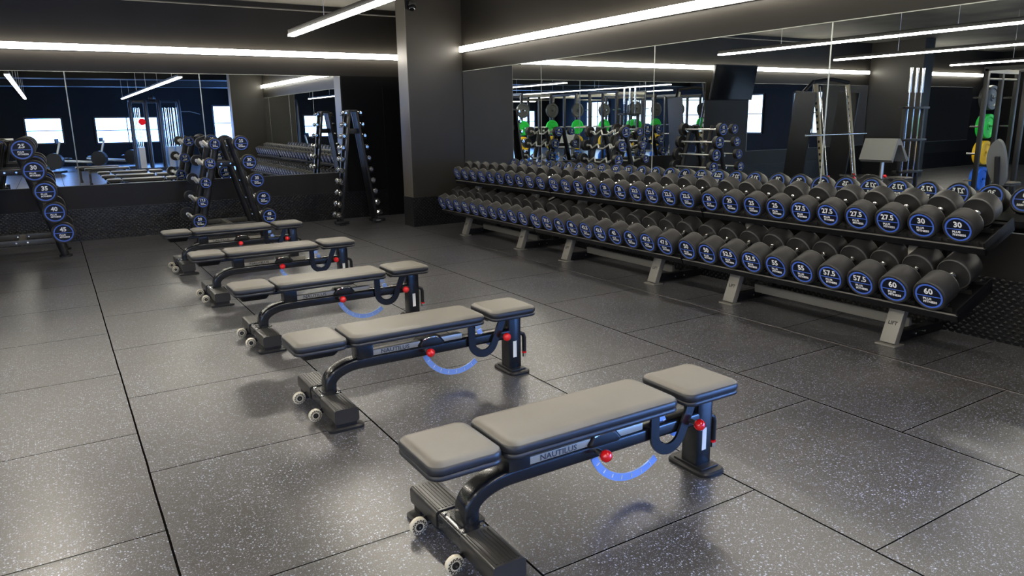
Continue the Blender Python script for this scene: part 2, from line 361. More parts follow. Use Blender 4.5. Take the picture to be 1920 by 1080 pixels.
# ---------------------------------------------------------------- windows behind the camera
nw = 0
def window(p0, p1, z0, z1, nrm, mull=1):
    global nw; nw += 1
    p0 = Vector((*p0, 0)); p1 = Vector((*p1, 0)); nv = Vector((*nrm, 0)); t = (p1 - p0); Lh = t.length; t.normalize()
    f = MB(); up = Vector((0, 0, 1))
    def bar(a, za, b, zb, wd=.06): f.bar(p0 + t * a + up * za + nv * .03, p0 + t * b + up * zb + nv * .03, wd, .06 if za != zb else wd, up=(0, 0, 1) if za == zb else tuple(nv))
    bar(-.03, z0, Lh + .03, z0); bar(-.03, z1, Lh + .03, z1); bar(0, z0, 0, z1); bar(Lh, z0, Lh, z1); bar(0, (z0 + z1) / 2, Lh, (z0 + z1) / 2, .04)
    for k in range(mull): x = Lh * (k + 1) / (mull + 1); bar(x, z0, x, z1, .04)
    fr = struct(f.obj('window_%d' % nw, 'windowframe', smooth=False))
    g = MB(); a, b = p0 + nv * .012, p1 + nv * .012
    g.add([a + up * z0, b + up * z0, b + up * z1, a + up * z1, a + up * z0 - nv * .01, b + up * z0 - nv * .01, b + up * z1 - nv * .01, a + up * z1 - nv * .01], [(0, 1, 2, 3), (4, 5, 6, 7), (0, 1, 5, 4), (1, 2, 6, 5), (2, 3, 7, 6), (3, 0, 4, 7)])
    g.obj('pane', 'paneside' if nrm[0] > 0 else 'panenear' if nrm[0] < 0 else 'pane', fr, smooth=False)
for x0, x1, z0, z1, m_ in ((-3.0, -1.75, .95, 1.95, 1), (-.75, .55, .95, 1.98, 0), (1.76, 4.2, .9, 1.98, 1), (6.55, 8.4, .9, 2.45, 1), (-8, -5, .9, 2.1, 2), (-13, -10, .9, 2.1, 2)):
    window((x0, -12.1), (x1, -12.1), z0, z1, (0, 1), m_)
for y0 in (-6.4, -3.2): window((8.6, y0), (8.6, y0 + 2.8), .5, 2.7, (-1, 0), 1)  # unseen side windows, added for blue daylight from behind right
for y0 in (-9, -5.6, -2.2, 1.2, 4.6): window((-14.5, y0), (-14.5, y0 + 1.9), .9, 2.5, (1, 0), 1)

# ---------------------------------------------------------------- benches
def arc(cx, cz, r, a0, a1, n=16): return [(cx + r * math.cos(math.radians(a0 + (a1 - a0) * k / n)), cz + r * math.sin(math.radians(a0 + (a1 - a0) * k / n))) for k in range(n + 1)]
def band(path, wd):
    p = [Vector((x, z)) for x, z in path]; L_, R_ = [], []
    for i, q in enumerate(p):
        t = (p[min(i + 1, len(p) - 1)] - p[max(i - 1, 0)]).normalized(); nn = Vector((-t.y, t.x)); L_.append(tuple(q + nn * wd / 2)); R_.append(tuple(q - nn * wd / 2))
    return L_ + R_[::-1]
def pad(name, x0, x1, y0, y1, z0, z1, par, r=.05):
    mb = MB(); h = z1 - z0; zs = z0 + h * .34
    def R(i, z): return rrect(x0 + i, x1 - i, y0 + i, y1 - i, max(r - i * .6, .01), z, 8)
    mb.mi(1); mb.loft([R(.02, z0), R(.006, z0 + .004), R(.002, z0 + h * .1), R(.001, zs - .006), R(.006, zs), R(.009, zs + .002)])
    mb.loft([R(.009, zs), R(.003, zs + .003), R(0, zs + .012), R(0, z1 - .024), R(.0035, z1 - .0135), R(.006, z1 - .0125)])
    mb.mi(0); mb.loft([R(.006, z1 - .013), R(.010, z1 - .0085), R(.026, z1 - .0015), R(.040, z1)])
    return mb.obj(name, ['vinyl', 'vinylside'], par, ang=1.2)
def make_bench():
    t = empty('adjustable_bench', (0, 0, 0), '', 'bench', 'adjustable weight benches in a row')
    Z = .46
    pad('seat_pad', 0, .30, -.165, .165, Z - .07, Z, t); pad('back_pad', .312, 1.178, -.165, .165, Z - .07, Z, t); pad('head_pad', 1.222, 1.555, -.165, .165, Z - .07, Z, t)
    # undersides
    MB().loft([rrect(.04, .27, -.12, .12, .02, Z - .07), rrect(.07, .25, -.06, .06, .02, Z - .12)][::-1]).obj('seat_bracket', 'satinblack', t)
    mb = MB(); mb.bar((.2, 0, .366), (1.16, 0, .380), .07, .020, bev=.004); mb.obj('pad_support_rail', 'blackmetal', t); MB().bar((1.25, 0, .380), (1.52, 0, .381), .07, .018, bev=.004).obj('head_support_rail', 'blackmetal', t)
    # front foot: bar with ribbed treads
    ff = MB(); ff.sweep([(.198, -.33, .084), (.198, .33, .084)], rsec(.125, .072, .014, 4), up=(1, 0, 0)); fo = ff.obj('front_foot', 'blackmetal', t)
    for s in (-1, 1):
        r_ = MB(); y0, y1 = (.10, .345) if s > 0 else (-.345, -.10)
        r_.sweep([(.198, y0, .086), (.198, y1, .086)], rsec(.135, .080, .016, 4), up=(1, 0, 0))
        for k in range(7): x = .198 - .045 + .015 * k; r_.bar((x, y0 + .012, .1265), (x, y1 - .012, .1265), .006, .004)
        r_.obj('foot_tread', 'tread', fo)
        p = MB(); yc = s * .30; p.loft([rrect(.10, .30, yc - .045, yc + .045, .03, 0), rrect(.10, .30, yc - .045, yc + .045, .03, .014), rrect(.112, .288, yc - .035, yc + .035, .025, .022)]); p.box(.14, .256, yc - .03, yc + .03, .02, .05); p.obj('floor_pad', 'satinblack', fo)
        for x in (.155, .242): MB().cyl((x, s * .075, .119), (x, s * .075, .126), .010, 12).obj('bolt', 'chrome', fo)
    # wheels
    for yc in (.17, -.14):
        wh = MB(); wh.lathe([(-.011, .012), (-.012, .020), (-.011, .031), (-.006, .037), (.006, .037), (.011, .031), (.012, .020), (.011, .012), (-.011, .012)], (.085, yc, .045), (0, 1, 0), 28)
        wo = wh.obj('wheel', 'wheelrim', t)
        hb = MB(); hb.lathe([(-.014, 0), (-.014, .009), (-.013, .015), (.013, .015), (.014, .009), (.014, 0)], (.085, yc, .045), (0, 1, 0), 16); hb.obj('hub', 'black', wo)
        zz = MB()
        for k in range(28):
            a = 2 * PI * k / 28; b = 2 * PI * (k + 1) / 28; ra, rb = (.021, .031) if k % 2 else (.031, .021)
            for sy in (-.0125, .0125): zz.bar((.085 + ra * math.cos(a), yc + sy, .045 + ra * math.sin(a)), (.085 + rb * math.cos(b), yc + sy, .045 + rb * math.sin(b)), .0016, .0022)
        zz.obj('rim_pattern', 'black', wo, smooth=False)
        MB().cyl((.085, yc - .018, .045), (.085, yc - .013, .045), .005, 10).obj('axle_cap', 'chrome', wo)
        am = MB(); am.bar((.085, yc + .02, .045), (.16, yc + .02, .062), .008, .028, bev=.002); am.cyl((.085, yc - .013, .045), (.085, yc + .026, .045), .005, 10); am.obj('wheel_bracket', 'satinblack', t)
    # arched frame
    pts = [(.215, 0, .125), (.217, 0, .16)] + [(.217 + .19 * (1 - math.cos(a)), 0, .16 + .098 * math.sin(a)) for a in [PI / 2 * k / 12 for k in range(1, 13)]] + [(.6, 0, .259), (1.0, 0, .26), (1.43, 0, .262)]
    MB().sweep(pts, rsec(.098, .068, .018, 4)).obj('frame', 'blackmetal', t)
    fl = MB(); fl.loft([rrect(.165, .27, -.055, .055, .012, .119), rrect(.165, .27, -.055, .055, .012, .126)]); fl.obj('weld_plate', 'blackmetal', t)
    # rear post and base
    MB().box(1.402, 1.497, -.05, .05, .02, .376, .012).obj('rear_post', 'blackmetal', t)
    b = MB(); b.loft([rrect(1.375, 1.527, -.13, .13, .045, 0), rrect(1.375, 1.527, -.13, .13, .045, .012), rrect(1.383, 1.519, -.122, .122, .04, .02)]); b.box(1.395, 1.505, -.09, .09, .018, .028, .004); b.obj('rear_base', 'satinblack', t)
    MB().box(1.434, 1.460, -.0512, -.050, .10, .21).obj('sticker', 'whitelabel', t, smooth=False)
    # bracket, slide rail, carriage
    MB().box(.375, .475, -.058, .040, .285, .375, .006).obj('pivot_bracket', 'blackmetal', t)
    sl = MB(); sl.bar((.45, -.03, .311), (1.06, -.03, .315), .05, .034, bev=.006)
    so_ = sl.obj('slide_rail', 'cream', t)
    tx = MB(); put_text(tx, 'NAUTILUS', .034, (.52, -.0556, .301), (1, 0, 0), (0, 0, 1), (0, -1, 0), bold=.0006, align='LEFT', sx=1.15); tx.obj('lettering', 'logogrey', so_, smooth=False)
    ca = MB(); ca.loft([rrect(.76, .93, -.065, .045, .02, .29), rrect(.755, .935, -.070, .050, .02, .305), rrect(.78, .91, -.062, .042, .02, .338)]); co = ca.obj('carriage', 'satinblack', t)
    MB().tube([(.79, -.062, .335), (.81, -.07, .345), (.87, -.07, .348), (.89, -.062, .337)], .0055, 8).obj('latch', 'chrome', co)
    # hooked plate under the back pad
    up_ = arc(1.205, .258, .083, 180, 335, 18)
    path = [(1.122, .384), (1.122, .30)] + up_ + [(1.315, .30), (1.35, .384)]
    for sy in (-.062, ): MB().prism(band(path, .048), sy - .006, sy + .006).obj('hook_plate', 'blackmetal', t, ang=.4)
    MB().cyl((1.16, -.078, .365), (1.16, -.05, .365), .020, 20).obj('pivot_bolt', 'chrome', t)
    # toothed arcs
    def toothed(cx, cz, r, a0, a1, nt, y):
        o = MB().prism(band(arc(cx, cz, r, a0, a1, 24), .034), y - .004, y + .004).obj('toothed_arc', 'bluesteel', t, ang=.4)
        for k in range(nt):
            s_ = MB(); a = math.radians(a0 + (a1 - a0) * (k + .7) / (nt + .4)); d = Vector((math.cos(a), 0, math.sin(a))); c_ = Vector((cx, y - .0045, cz)) + d * (r - .002)
            s_.bar(c_ - d * .009, c_ + d * .009, .0015, .0075, up=(0, 1, 0)); s_.obj('slot', 'white', o, smooth=False)
    toothed(1.03, .305, .228, 202, 308, 7, -.02)
    toothed(1.36, .37, .17, 196, 246, 3, -.02)
    # red pull knobs
    for x, z in ((.815, .262), (1.353, .268)):
        k = MB(); k.lathe([(0, .0), (.003, .014), (.012, .024), (.024, .027), (.036, .024), (.046, .014), (.049, 0)], (x, -.083, z), (0, -1, 0), 24)
        k.obj('pull_knob', 'red', t); MB().cyl((x - .0, -.04, z), (x, -.085, z), .012, 14).obj('knob_stem', 'steel', t)
    # carry handle
    hp = [(1.48, -.02, .245), (1.51, -.02, .247), (1.53, -.02, .238), (1.538, -.02, .215), (1.538, -.02, .12)]
    h = MB().tube(hp, .014, 12).obj('carry_handle', 'satinblack', t)
    MB().cyl((1.538, -.02, .116), (1.538, -.02, .107), .0155, 14).obj('red_ring', 'red', h); MB().cyl((1.538, -.02, .107), (1.538, -.02, .082), .0125, 14).obj('end_cap', 'chrome', h)
    return t
bench0 = make_bench()
bl = ['grey-topped adjustable bench nearest the camera in the row of five', 'grey-topped adjustable bench second from the camera in the row', 'grey-topped adjustable bench in the middle of the row of five',
      'grey-topped adjustable bench fourth from the camera in the row', 'grey-topped adjustable bench farthest back, in front of the zigzag-bar rack']
for i, (x, y) in enumerate(((.965, 2.27), (.965, 3.93), (.985, 5.555), (.955, 7.215), (.93, 8.94))):
    b = bench0 if i == 0 else copy_tree(bench0); b.location = (x, y, 0); b['label'] = bl[i]
def make_flat():
    t = empty('flat_bench', (0, 0, 0), '', 'bench'); pad('seat_pad', 0, 1.15, -.14, .14, .39, .46, t)
    for x in (.12, 1.02): mb = MB(); mb.box(x - .03, x + .03, -.03, .03, .03, .39, .004); mb.box(x - .04, x + .04, -.26, .26, 0, .05, .006); mb.obj('leg', 'blackmetal', t)
    MB().box(.12, 1.02, -.03, .03, .32, .38, .004).obj('rail', 'blackmetal', t); return t
f0 = make_flat()
for i, (x, y) in enumerate(((.55, -1.0), (.75, .1))):
    b = f0 if i == 0 else copy_tree(f0); b.location = (x, y, 0); b['label'] = ('plain flat bench seen in the back mirror, farther of two', 'plain flat bench seen in the back mirror, nearer of two')[i]

# ---------------------------------------------------------------- dumbbells
_badge = {}
def badge_mesh(num, R, two=True):
    """disc facing -X at x=0, text reads from -X; returns mesh"""
    k = (num, round(R, 3))
    if k in _badge: return _badge[k]
    mb = MB(); seg = 48
    def circ(r, x=0): return [(x, r * math.cos(2 * PI * i / seg), r * math.sin(2 * PI * i / seg)) for i in range(seg)]
    mb.mi(0); mb.add(circ(R, -.0012) + circ(R, 0), [tuple(range(seg))] + [(i, (i + 1) % seg, seg + (i + 1) % seg, seg + i) for i in range(seg)])
    mb.mi(1); a, b = circ(R * .985, -.0018), circ(R * .86, -.0018); mb.add(a + b, [(i, (i + 1) % seg, seg + (i + 1) % seg, seg + i) for i in range(seg)])
    h = R * .035; yw = R * .88; mb.add([(-.0018, -yw, -h), (-.0018, yw, -h), (-.0018, yw, h), (-.0018, -yw, h)], [(0, 1, 2, 3)])
    mb.mi(2); s = R * .64
    put_text(mb, num, s, (-.002, 0, R * .19), (0, -1, 0), (0, 0, 1), (-1, 0, 0), .0002, bold=s * .03)
    s2 = R * .235
    for j, wd in enumerate(('PLUS', 'FITNESS')):
        put_text(mb, wd, s2, (-.002, R * .44, -R * (.30 + .25 * j)), (0, -1, 0), (0, 0, 1), (-1, 0, 0), .0002, bold=s2 * .045, align='LEFT', sx=1.2)
    me = bpy.data.meshes.new('badge'); me.from_pydata(mb.v, [], mb.f)
    for m_ in ('badge', 'badgeblue', 'white'): me.materials.append(M[m_])
    me.polygons.foreach_set('material_index', mb.m); me.update(); _badge[k] = me; return me
def head_mesh(R, Lh, name='head'):
    mb = MB(); mb.lathe([(.004, 0), (.004, R * .84), (.001, R * .86), (0, R * .90), (.003, R * .95), (.012, R), (Lh - .010, R)], seg=44)
    mb.mi(1); mb.lathe([(Lh - .010, R), (Lh - .002, R * .985), (Lh, R * .95)], seg=44)
    mb.mi(0); mb.lathe([(Lh, R * .95), (Lh - .004, R * .9), (Lh - .004, 0)], seg=44)
    return mb.mesh(name, ['rubber', 'rubberedge'])
def handle_mesh(a, b):
    mb = MB(); L_ = b - a; mb.lathe([(a, .017), (a + .012, .024), (a + .018, .0155), (a + L_ * .3, .0165), (a + L_ * .5, .019), (a + L_ * .7, .0165), (b - .018, .0155), (b - .012, .024), (b, .017)], seg=20)
    return mb.mesh('handle', 'chrome')
FLIP = lambda x: Matrix.Translation((x, 0, 0)) @ Matrix.Rotation(PI, 4, 'Z')
_hm = {}
def dumbbell(num, R, hl, gap):
    t = empty('dumbbell', (0, 0, 0), '', 'dumbbell'); k = (round(R, 3), round(hl, 3), round(gap, 3))
    if k not in _hm: _hm[k] = (head_mesh(R, hl), handle_mesh(hl - .004, hl + gap + .004))
    hm, gm = _hm[k]; tot = 2 * hl + gap
    for mx in (Matrix.Identity(4), FLIP(tot)):
        h = link('head', hm, t, mx); link('badge', badge_mesh(num, R * .82), h, Matrix.Translation((.004, 0, 0)))
    link('handle', gm, t); return t
ordn = 'first second third fourth fifth sixth seventh eighth ninth tenth eleventh twelfth thirteenth fourteenth fifteenth sixteenth seventeenth eighteenth nineteenth twentieth twenty-first twenty-second twenty-third twenty-fourth twenty-fifth twenty-sixth twenty-seventh twenty-eighth twenty-ninth thirtieth'.split()
TL = math.radians(22)
def shelf_frame(x, z): return Matrix.Translation((x, 0, z)) @ Matrix.Rotation(-TL, 4, 'Y')     # local x runs up the tilt towards the wall
low_n = ['60', '60', '57.5', '57.5', '55', '55', '52.5', '52.5', '50', '50', '47.5', '47.5', '45', '45', '42.5', '42.5', '40', '40', '37.5', '37.5', '35', '35', '35', '35', '32.5', '32.5', '32.5', '32.5', '30', '30']
up_n = ['30', '30', '27.5', '27.5', '27.5', '27.5', '25', '25', '25', '25', '22.5', '22.5', '22.5', '22.5', '20', '20', '20', '20', '17.5', '17.5', '17.5', '17.5', '15', '15', '15', '15', '12.5', '12.5', '12.5', '12.5']
LX, LZ, UX, UZ = 4.82, .328, 5.06, .742
for row, nums, X0, Z0, R0, R1, H0, H1 in (('lower', low_n, LX, LZ, .112, .108, .165, .115), ('upper', up_n, UX, UZ, .106, .096, .118, .070)):
    for i, num in enumerate(nums):
        y = 2.512 + (i // 10) * 2.465 + (i % 10) * .2425; f = i / 29; R = R0 + (R1 - R0) * f; hl = H0 + (H1 - H0) * f
        d = dumbbell(num, R, hl, .13); d['group'] = 'round dumbbells on the %s rack tier' % row
        end = 'at' if i == 0 else ordn[i] + ' from'
        d['label'] = 'round black dumbbell marked %s, %s the near right end of the %s tier' % (num, end, row)
        d.matrix_world = Matrix.Translation((0, y, 0)) @ shelf_frame(X0, Z0) @ Matrix.Translation((-.01 + (.022 if row == 'upper' else 0), 0, R + .022))
# rack sections
def make_rack():
    t = empty('dumbbell_rack', (0, 0, 0), '', 'rack', 'two-tier dumbbell rack sections')
    L_ = 2.455
    for nm, X0, Z0, dp in (('lower', LX, LZ, .42), ('upper', UX, UZ, .36)):
        fm = shelf_frame(X0, Z0); mb = MB()
        mb.box(0, .03, 0, L_, -.035, .012, 0, fm); mb.box(.02, dp, 0, L_, -.012, -.002, 0, fm); mb.box(dp - .03, dp, 0, L_, -.035, .02, 0, fm)
        sh = mb.obj('shelf', 'shelfblack', t, smooth=False)
        lp = MB(); lp.box(-.002, .012, 0, L_, .012, .0155, 0, fm); lp.obj('front_lip', 'legpaint', sh, smooth=False)  # bright highlight along the shelf edge, laid on as a pale strip
        for y in (.004, L_ - .004):
            e = MB(); e.box(0, dp + .01, y - .004, y + .004, -.04, .055, 0, fm); e.obj('end_plate', 'shelfblack', sh, smooth=False)
        for i in range(10):
            y = .162 + i * .2425
            for a in (.05, .235 if nm == 'upper' else .29):
                s_ = MB(); o = [(y + math.sin(q) * .118, .142 - math.cos(q) * .122) for q in [(-.75 + 1.5 * k / 10) for k in range(11)]]
                vs = [fm @ Vector((a + da, yy, zz)) for da in (-.018, .018) for yy, zz in o] + [fm @ Vector((a + da, yy, zz - .006)) for da in (-.018, .018) for yy, zz in o]
                fs = []
                for b_ in (0, 22): fs += [(b_ + k, b_ + k + 1, b_ + 11 + k + 1, b_ + 11 + k) for k in range(10)]
                fs += [(k, k + 1, 22 + k + 1, 22 + k) for k in range(10)] + [(11 + k, 12 + k, 34 + k, 33 + k) for k in range(10)] + [(0, 11, 33, 22), (10, 21, 43, 32)]
                s_.add(vs, fs); s_.box(a - .006, a + .006, y - .10, y + .10, 0, .03, 0, fm); s_.obj('saddle', 'tread', sh)
    for y in (.5, 1.98):
        lg = MB(); lg.bar((4.935, y, .012), (5.225, y, .80), .115, .055, up=(1, 0, 0), bev=.006); lo = lg.obj('leg', 'legpaint', t)
        lt = MB(); d_ = Vector((.29, 0, .788)).normalized(); nrm = Vector((-d_.z, 0, d_.x)); pc = Vector((4.935, y, .012)) + d_ * .135 + nrm * .0278
        put_text(lt, 'LIFT', .036, pc, (0, -1, 0), d_, nrm, .0008, bold=.0012, sx=1.05); lt.obj('lettering', 'black', lo, smooth=False)
        ft = MB(); ft.box(4.885, 5.0, y - .075, y + .075, 0, .012, .003); ft.obj('foot_plate', 'legpaint', lo)
        bs_ = MB(); bs_.box(4.97, 5.58, y - .035, y + .035, .015, .085, .004); bs_.bar((5.5, y, .05), (5.5, y, .78), .06, .05); bs_.bar((5.10, y, .47), (5.5, y, .62), .05, .05); bs_.obj('base_rail', 'shelfblack', t)
        for x in (5.2, 5.32):
            MB().cyl((x, y - .036, .05), (x, y - .044, .05), .008, 10).obj('bolt', 'chrome', t)
    MB().bar((5.24, .53, .11), (5.24, 1.95, .11), .03, .07).obj('cross_brace', 'legpaint', t)
    return t
rk = make_rack()
for k in range(3):
    r = rk if k == 0 else copy_tree(rk); r.location = (0, 2.345 + 2.465 * k, 0)
    r['label'] = ('black two-tier dumbbell rack section at the right, holding the 60 and 57.5 weights', 'black two-tier dumbbell rack section in the middle of the long run', 'black two-tier dumbbell rack section at the far end by the pillar')[k]

# ---------------------------------------------------------------- barbell racks
def barbell(num, R, ez, loc, label, grp):
    """axis along +Y from the front face at y=0"""
    t = empty('fixed_barbell', loc, label, 'barbell', grp); L_, hl = 1.15, .085 if R < .085 else .10
    rot = Matrix.Rotation(PI / 2, 4, 'Z')        # -X face becomes -Y face
    k = (round(R, 3), hl)
    if k not in _hm: _hm[k] = head_mesh(R, hl)
    for mx in (rot, Matrix.Translation((0, L_, 0)) @ Matrix.Rotation(-PI / 2, 4, 'Z')):
        h = link('weight_head', _hm[k], t, mx); link('badge', badge_mesh(num, R * .84), h, Matrix.Translation((.003, 0, 0)))
    key = ('bar', ez)
    if key not in _hm:
        mb = MB(); y0, y1 = .08, L_ - .08
        if ez: pts = [(0, y0, 0), (0, .20, 0), (.04, .30, -.05), (-.02, .40, .03), (.04, .50, -.05), (.04, .65, -.05), (-.02, .75, .03), (.04, .85, -.05), (0, .95, 0), (0, y1, 0)]
        else: pts = [(0, y0, 0), (0, y1, 0)]
        mb.tube(pts, .0155, 10, up=(0, 0, 1)); mb.cyl((0, .07, 0), (0, .11, 0), .026, 16); mb.cyl((0, L_ - .11, 0), (0, L_ - .07, 0), .026, 16)
        _hm[key] = mb.mesh('bar', 'brightbar')
    link('bar', _hm[key], t); return t
def barbell_rack(cx, label):
    t = empty('barbell_rack', (cx, 10.55, 0), label, 'rack', 'A-frame barbell racks')
    for y in (.33, .95):
        for s in (-1, 1):
            u = MB(); u.cyl((s * .44, y, .02), (s * .075, y, 1.43), .047, 20); u.cyl((s * .075, y, 1.43), (s * .073, y, 1.437), .04, 20); uo = u.obj('upright', 'satinblack', t)
            MB().cyl((s * .445, y, 0), (s * .445, y, .022), .075, 20).obj('foot', 'satinblack', uo)
            for k in range(5):
                z = .30 + k * .2575; x = s * (.44 - .365 * (z - .02) / 1.41); h = MB(); h.bar((x, y, z - .0), (x + s * .085, y, z - .02), .03, .02); h.bar((x + s * .075, y, z - .022), (x + s * .10, y, z + .03), .03, .012, up=(0, 1, 0)); h.obj('hook', 'chrome', uo)
        co = MB().box(-.20, .20, y - .025, y + .025, 1.05, 1.12, .004).obj('crossbar', 'satinblack', t); MB().box(-.40, .40, y - .025, y + .025, .19, .25, .004).obj('crossbar', 'darkgrey', t)
        for x in (-.06, .06): MB().cyl((x, y - .026, 1.085), (x, y - .034, 1.085), .012, 10).obj('bolt', 'chrome', co); MB().cyl((x, y - .026, .22), (x, y - .034, .22), .010, 10).obj('bolt', 'chrome', co)
    MB().box(-.035, .035, .34, .94, .195, .245).obj('center_rail', 'legpaint', t)
    return t
barbell_rack(2.05, 'black A-frame rack in front of the back wall holding zigzag curl bars')
barbell_rack(-.45, 'black A-frame rack at the left edge of the photo holding straight bars')
lv = [.345, .60, .855, 1.108, 1.362]
hx = [.46, .40, .335, .255, .17]
lvn = ('lowest', 'second lowest', 'middle', 'second highest', 'topmost')
for i in range(5):
    barbell(['45', '40', '35', '30', '25'][i], .104, True, (2.05 + hx[i], 10.55, lv[i]), 'zigzag curl bar marked %s, %s on the right side of its rack' % (['45', '40', '35', '30', '25'][i], lvn[i]), 'curl bars on the A-frame rack')
    barbell(['20', '17.5', '15', '12.5', '10'][i], .097 if i == 0 else .077, True, (2.05 - hx[i], 10.55, lv[i]), 'small zigzag curl bar marked %s, %s on the left side of its rack' % (['20', '17.5', '15', '12.5', '10'][i], lvn[i]), 'curl bars on the A-frame rack')
    barbell(['45', '40', '35', '30', '25'][i], .13, False, (-.45 + hx[i] - .005, 10.5, lv[i]), 'large straight barbell marked %s, %s in the left edge rack' % (['45', '40', '35', '30', '25'][i], lvn[i]), 'straight bars on the A-frame rack')
    barbell(['20', '17.5', '15', '12.5', '10'][i], .10, False, (-.45 - hx[i], 10.5, lv[i]), 'straight barbell marked %s, outside the frame on the left rack, %s' % (['20', '17.5', '15', '12.5', '10'][i], lvn[i]), 'straight bars on the A-frame rack')

# ---------------------------------------------------------------- chrome dumbbell tower
t = empty('dumbbell_tower', (4.14, 11.5, 0), 'tall narrow black A-frame tower of small chrome dumbbells beside the back mirror', 'rack')
for s in (-1, 1):
    for y in (-.10, .10):
        MB().bar((s * .30, y, .04), (s * .055, y, 1.80), .035, .045, up=(0, 1, 0), bev=.004).obj('upright', 'satinblack', t)
    MB().box(s * .30 - (.12 if s < 0 else .10), s * .30 + (.10 if s < 0 else .12), -.17, -.12, .02, .07, .006).obj('base_bar', 'satinblack', t)
    MB().box(s * .30 - .04, s * .30 + .04, -.17, .17, 0, .045, .006).obj('foot', 'satinblack', t)
    sh = MB(); sh.v = []; sh.add([(s * .28, -.07, .06), (s * .05, -.07, 1.78), (s * .28, .07, .06), (s * .05, .07, 1.78), (s * .275, -.07, .06), (s * .045, -.07, 1.78), (s * .275, .07, .06), (s * .045, .07, 1.78)], [(0, 1, 3, 2), (4, 5, 7, 6), (0, 1, 5, 4), (2, 3, 7, 6), (0, 2, 6, 4), (1, 3, 7, 5)]); sh.obj('side_panel', 'black', t, smooth=False)
MB().box(-.07, .07, -.06, .06, 1.44, 1.52, .004).obj('crossbar', 'satinblack', t)
MB().box(-.06, .06, -.125, .125, 1.78, 1.81, .004).obj('top_cap', 'satinblack', t)
bdg = MB(); bdg.loft([[(.30 + .05 * math.cos(2 * PI * k / 24), -.171 - .0015 * j, .045 + .014 * math.sin(2 * PI * k / 24)) for k in range(24)] for j in (0, 1)]); bdg.obj('emblem', 'chrome', t)
_cd = {}
def chrome_db(R, L_, num):
    """axis along Y, front face y=0 facing -Y"""
    k = (round(R, 4), round(L_, 3))
    t = empty('chrome_dumbbell', (0, 0, 0), '', 'dumbbell')
    if k not in _cd:
        h = MB(); hl = L_ * .26; h.lathe([(0, 0), (0, R * .55), (.008, R * .80), (.016, R), (hl - .012, R), (hl - .004, R * .8), (hl, R * .45), (hl, 0)], seg=8)
        g = MB(); g.lathe([(hl - .002, .012), (L_ / 2, .015), (L_ - hl + .002, .012)], seg=14, ax=(0, 1, 0)); _cd[k] = (h.mesh('head', 'chrome', ang=.3), g.mesh('handle', 'chrome'))
    hm, gm = _cd[k]; rot = Matrix.Rotation(PI / 2, 4, 'Z')
    for mx in (rot, Matrix.Translation((0, L_, 0)) @ Matrix.Rotation(-PI / 2, 4, 'Z')): link('head', hm, t, mx)
    link('handle', gm, t)
    if num:
        b = MB(); put_text(b, num, R * .9, (0, -.0015, -R * .32), (1, 0, 0), (0, 0, 1), (0, -1, 0), bold=.001); b.obj('number', 'black', t, smooth=False)
    return t
for i in range(10):
    z = .165 + i * .1775; x = .30 - .245 * (z - .04) / 1.76 + .062; R = .050 - .0022 * i; L_ = .25 - .006 * i
    for s, sn in ((-1, 'left'), (1, 'right')):
        d = chrome_db(R, L_, str(10 - i)); d.location = (4.14 + s * x, 11.5 - L_ / 2 - .02, z); d['group'] = 'small chrome dumbbells on the tower'
        d['label'] = 'small chrome dumbbell, %s up the %s side of the tall tower' % (('lowest', 'second', 'third', 'fourth', 'fifth', 'sixth', 'seventh', 'eighth', 'ninth', 'topmost')[i], sn)
        for yy in (-.10, .10):
            cr = MB(); cr.bar((s * (x - .055), yy, z - R - .008), (s * (x + .03), yy, z - R - .008), .03, .008); cr.obj('cradle', 'satinblack', t, smooth=False)

# ---------------------------------------------------------------- small fixtures
t = empty('security_camera', (4.80, 10.5, 3.25), 'small black dome camera high on the pillar near the ceiling', 'camera')
MB().box(-.05, .05, -.10, 0, .03, .09, .01).obj('bracket', 'black', t); MB().sphere((0, -.07, 0), .055).obj('dome', 'screen', t)
MB().sphere((0, -.12, -.02), .008).obj('lens_glint', 'white', t)
t = empty('wall_screen', (-2.24, 12.05, 2.37), 'wide black flat screen hung on the back wall left of the frame', 'screen')
m_ = Matrix.Rotation(math.radians(10), 4, 'X')
MB().box(-.69, .69, -.03, .03, -.39, .39, .008, m_).obj('casing', 'satinblack', t); MB().box(-.675, .675, -.033, -.030, -.375, .375, 0, m_).obj('panel', 'screen', t)
MB().bar((0, .03, 0), (0, .15, 0), .1, .1).obj('wall_bracket', 'satinblack', t)

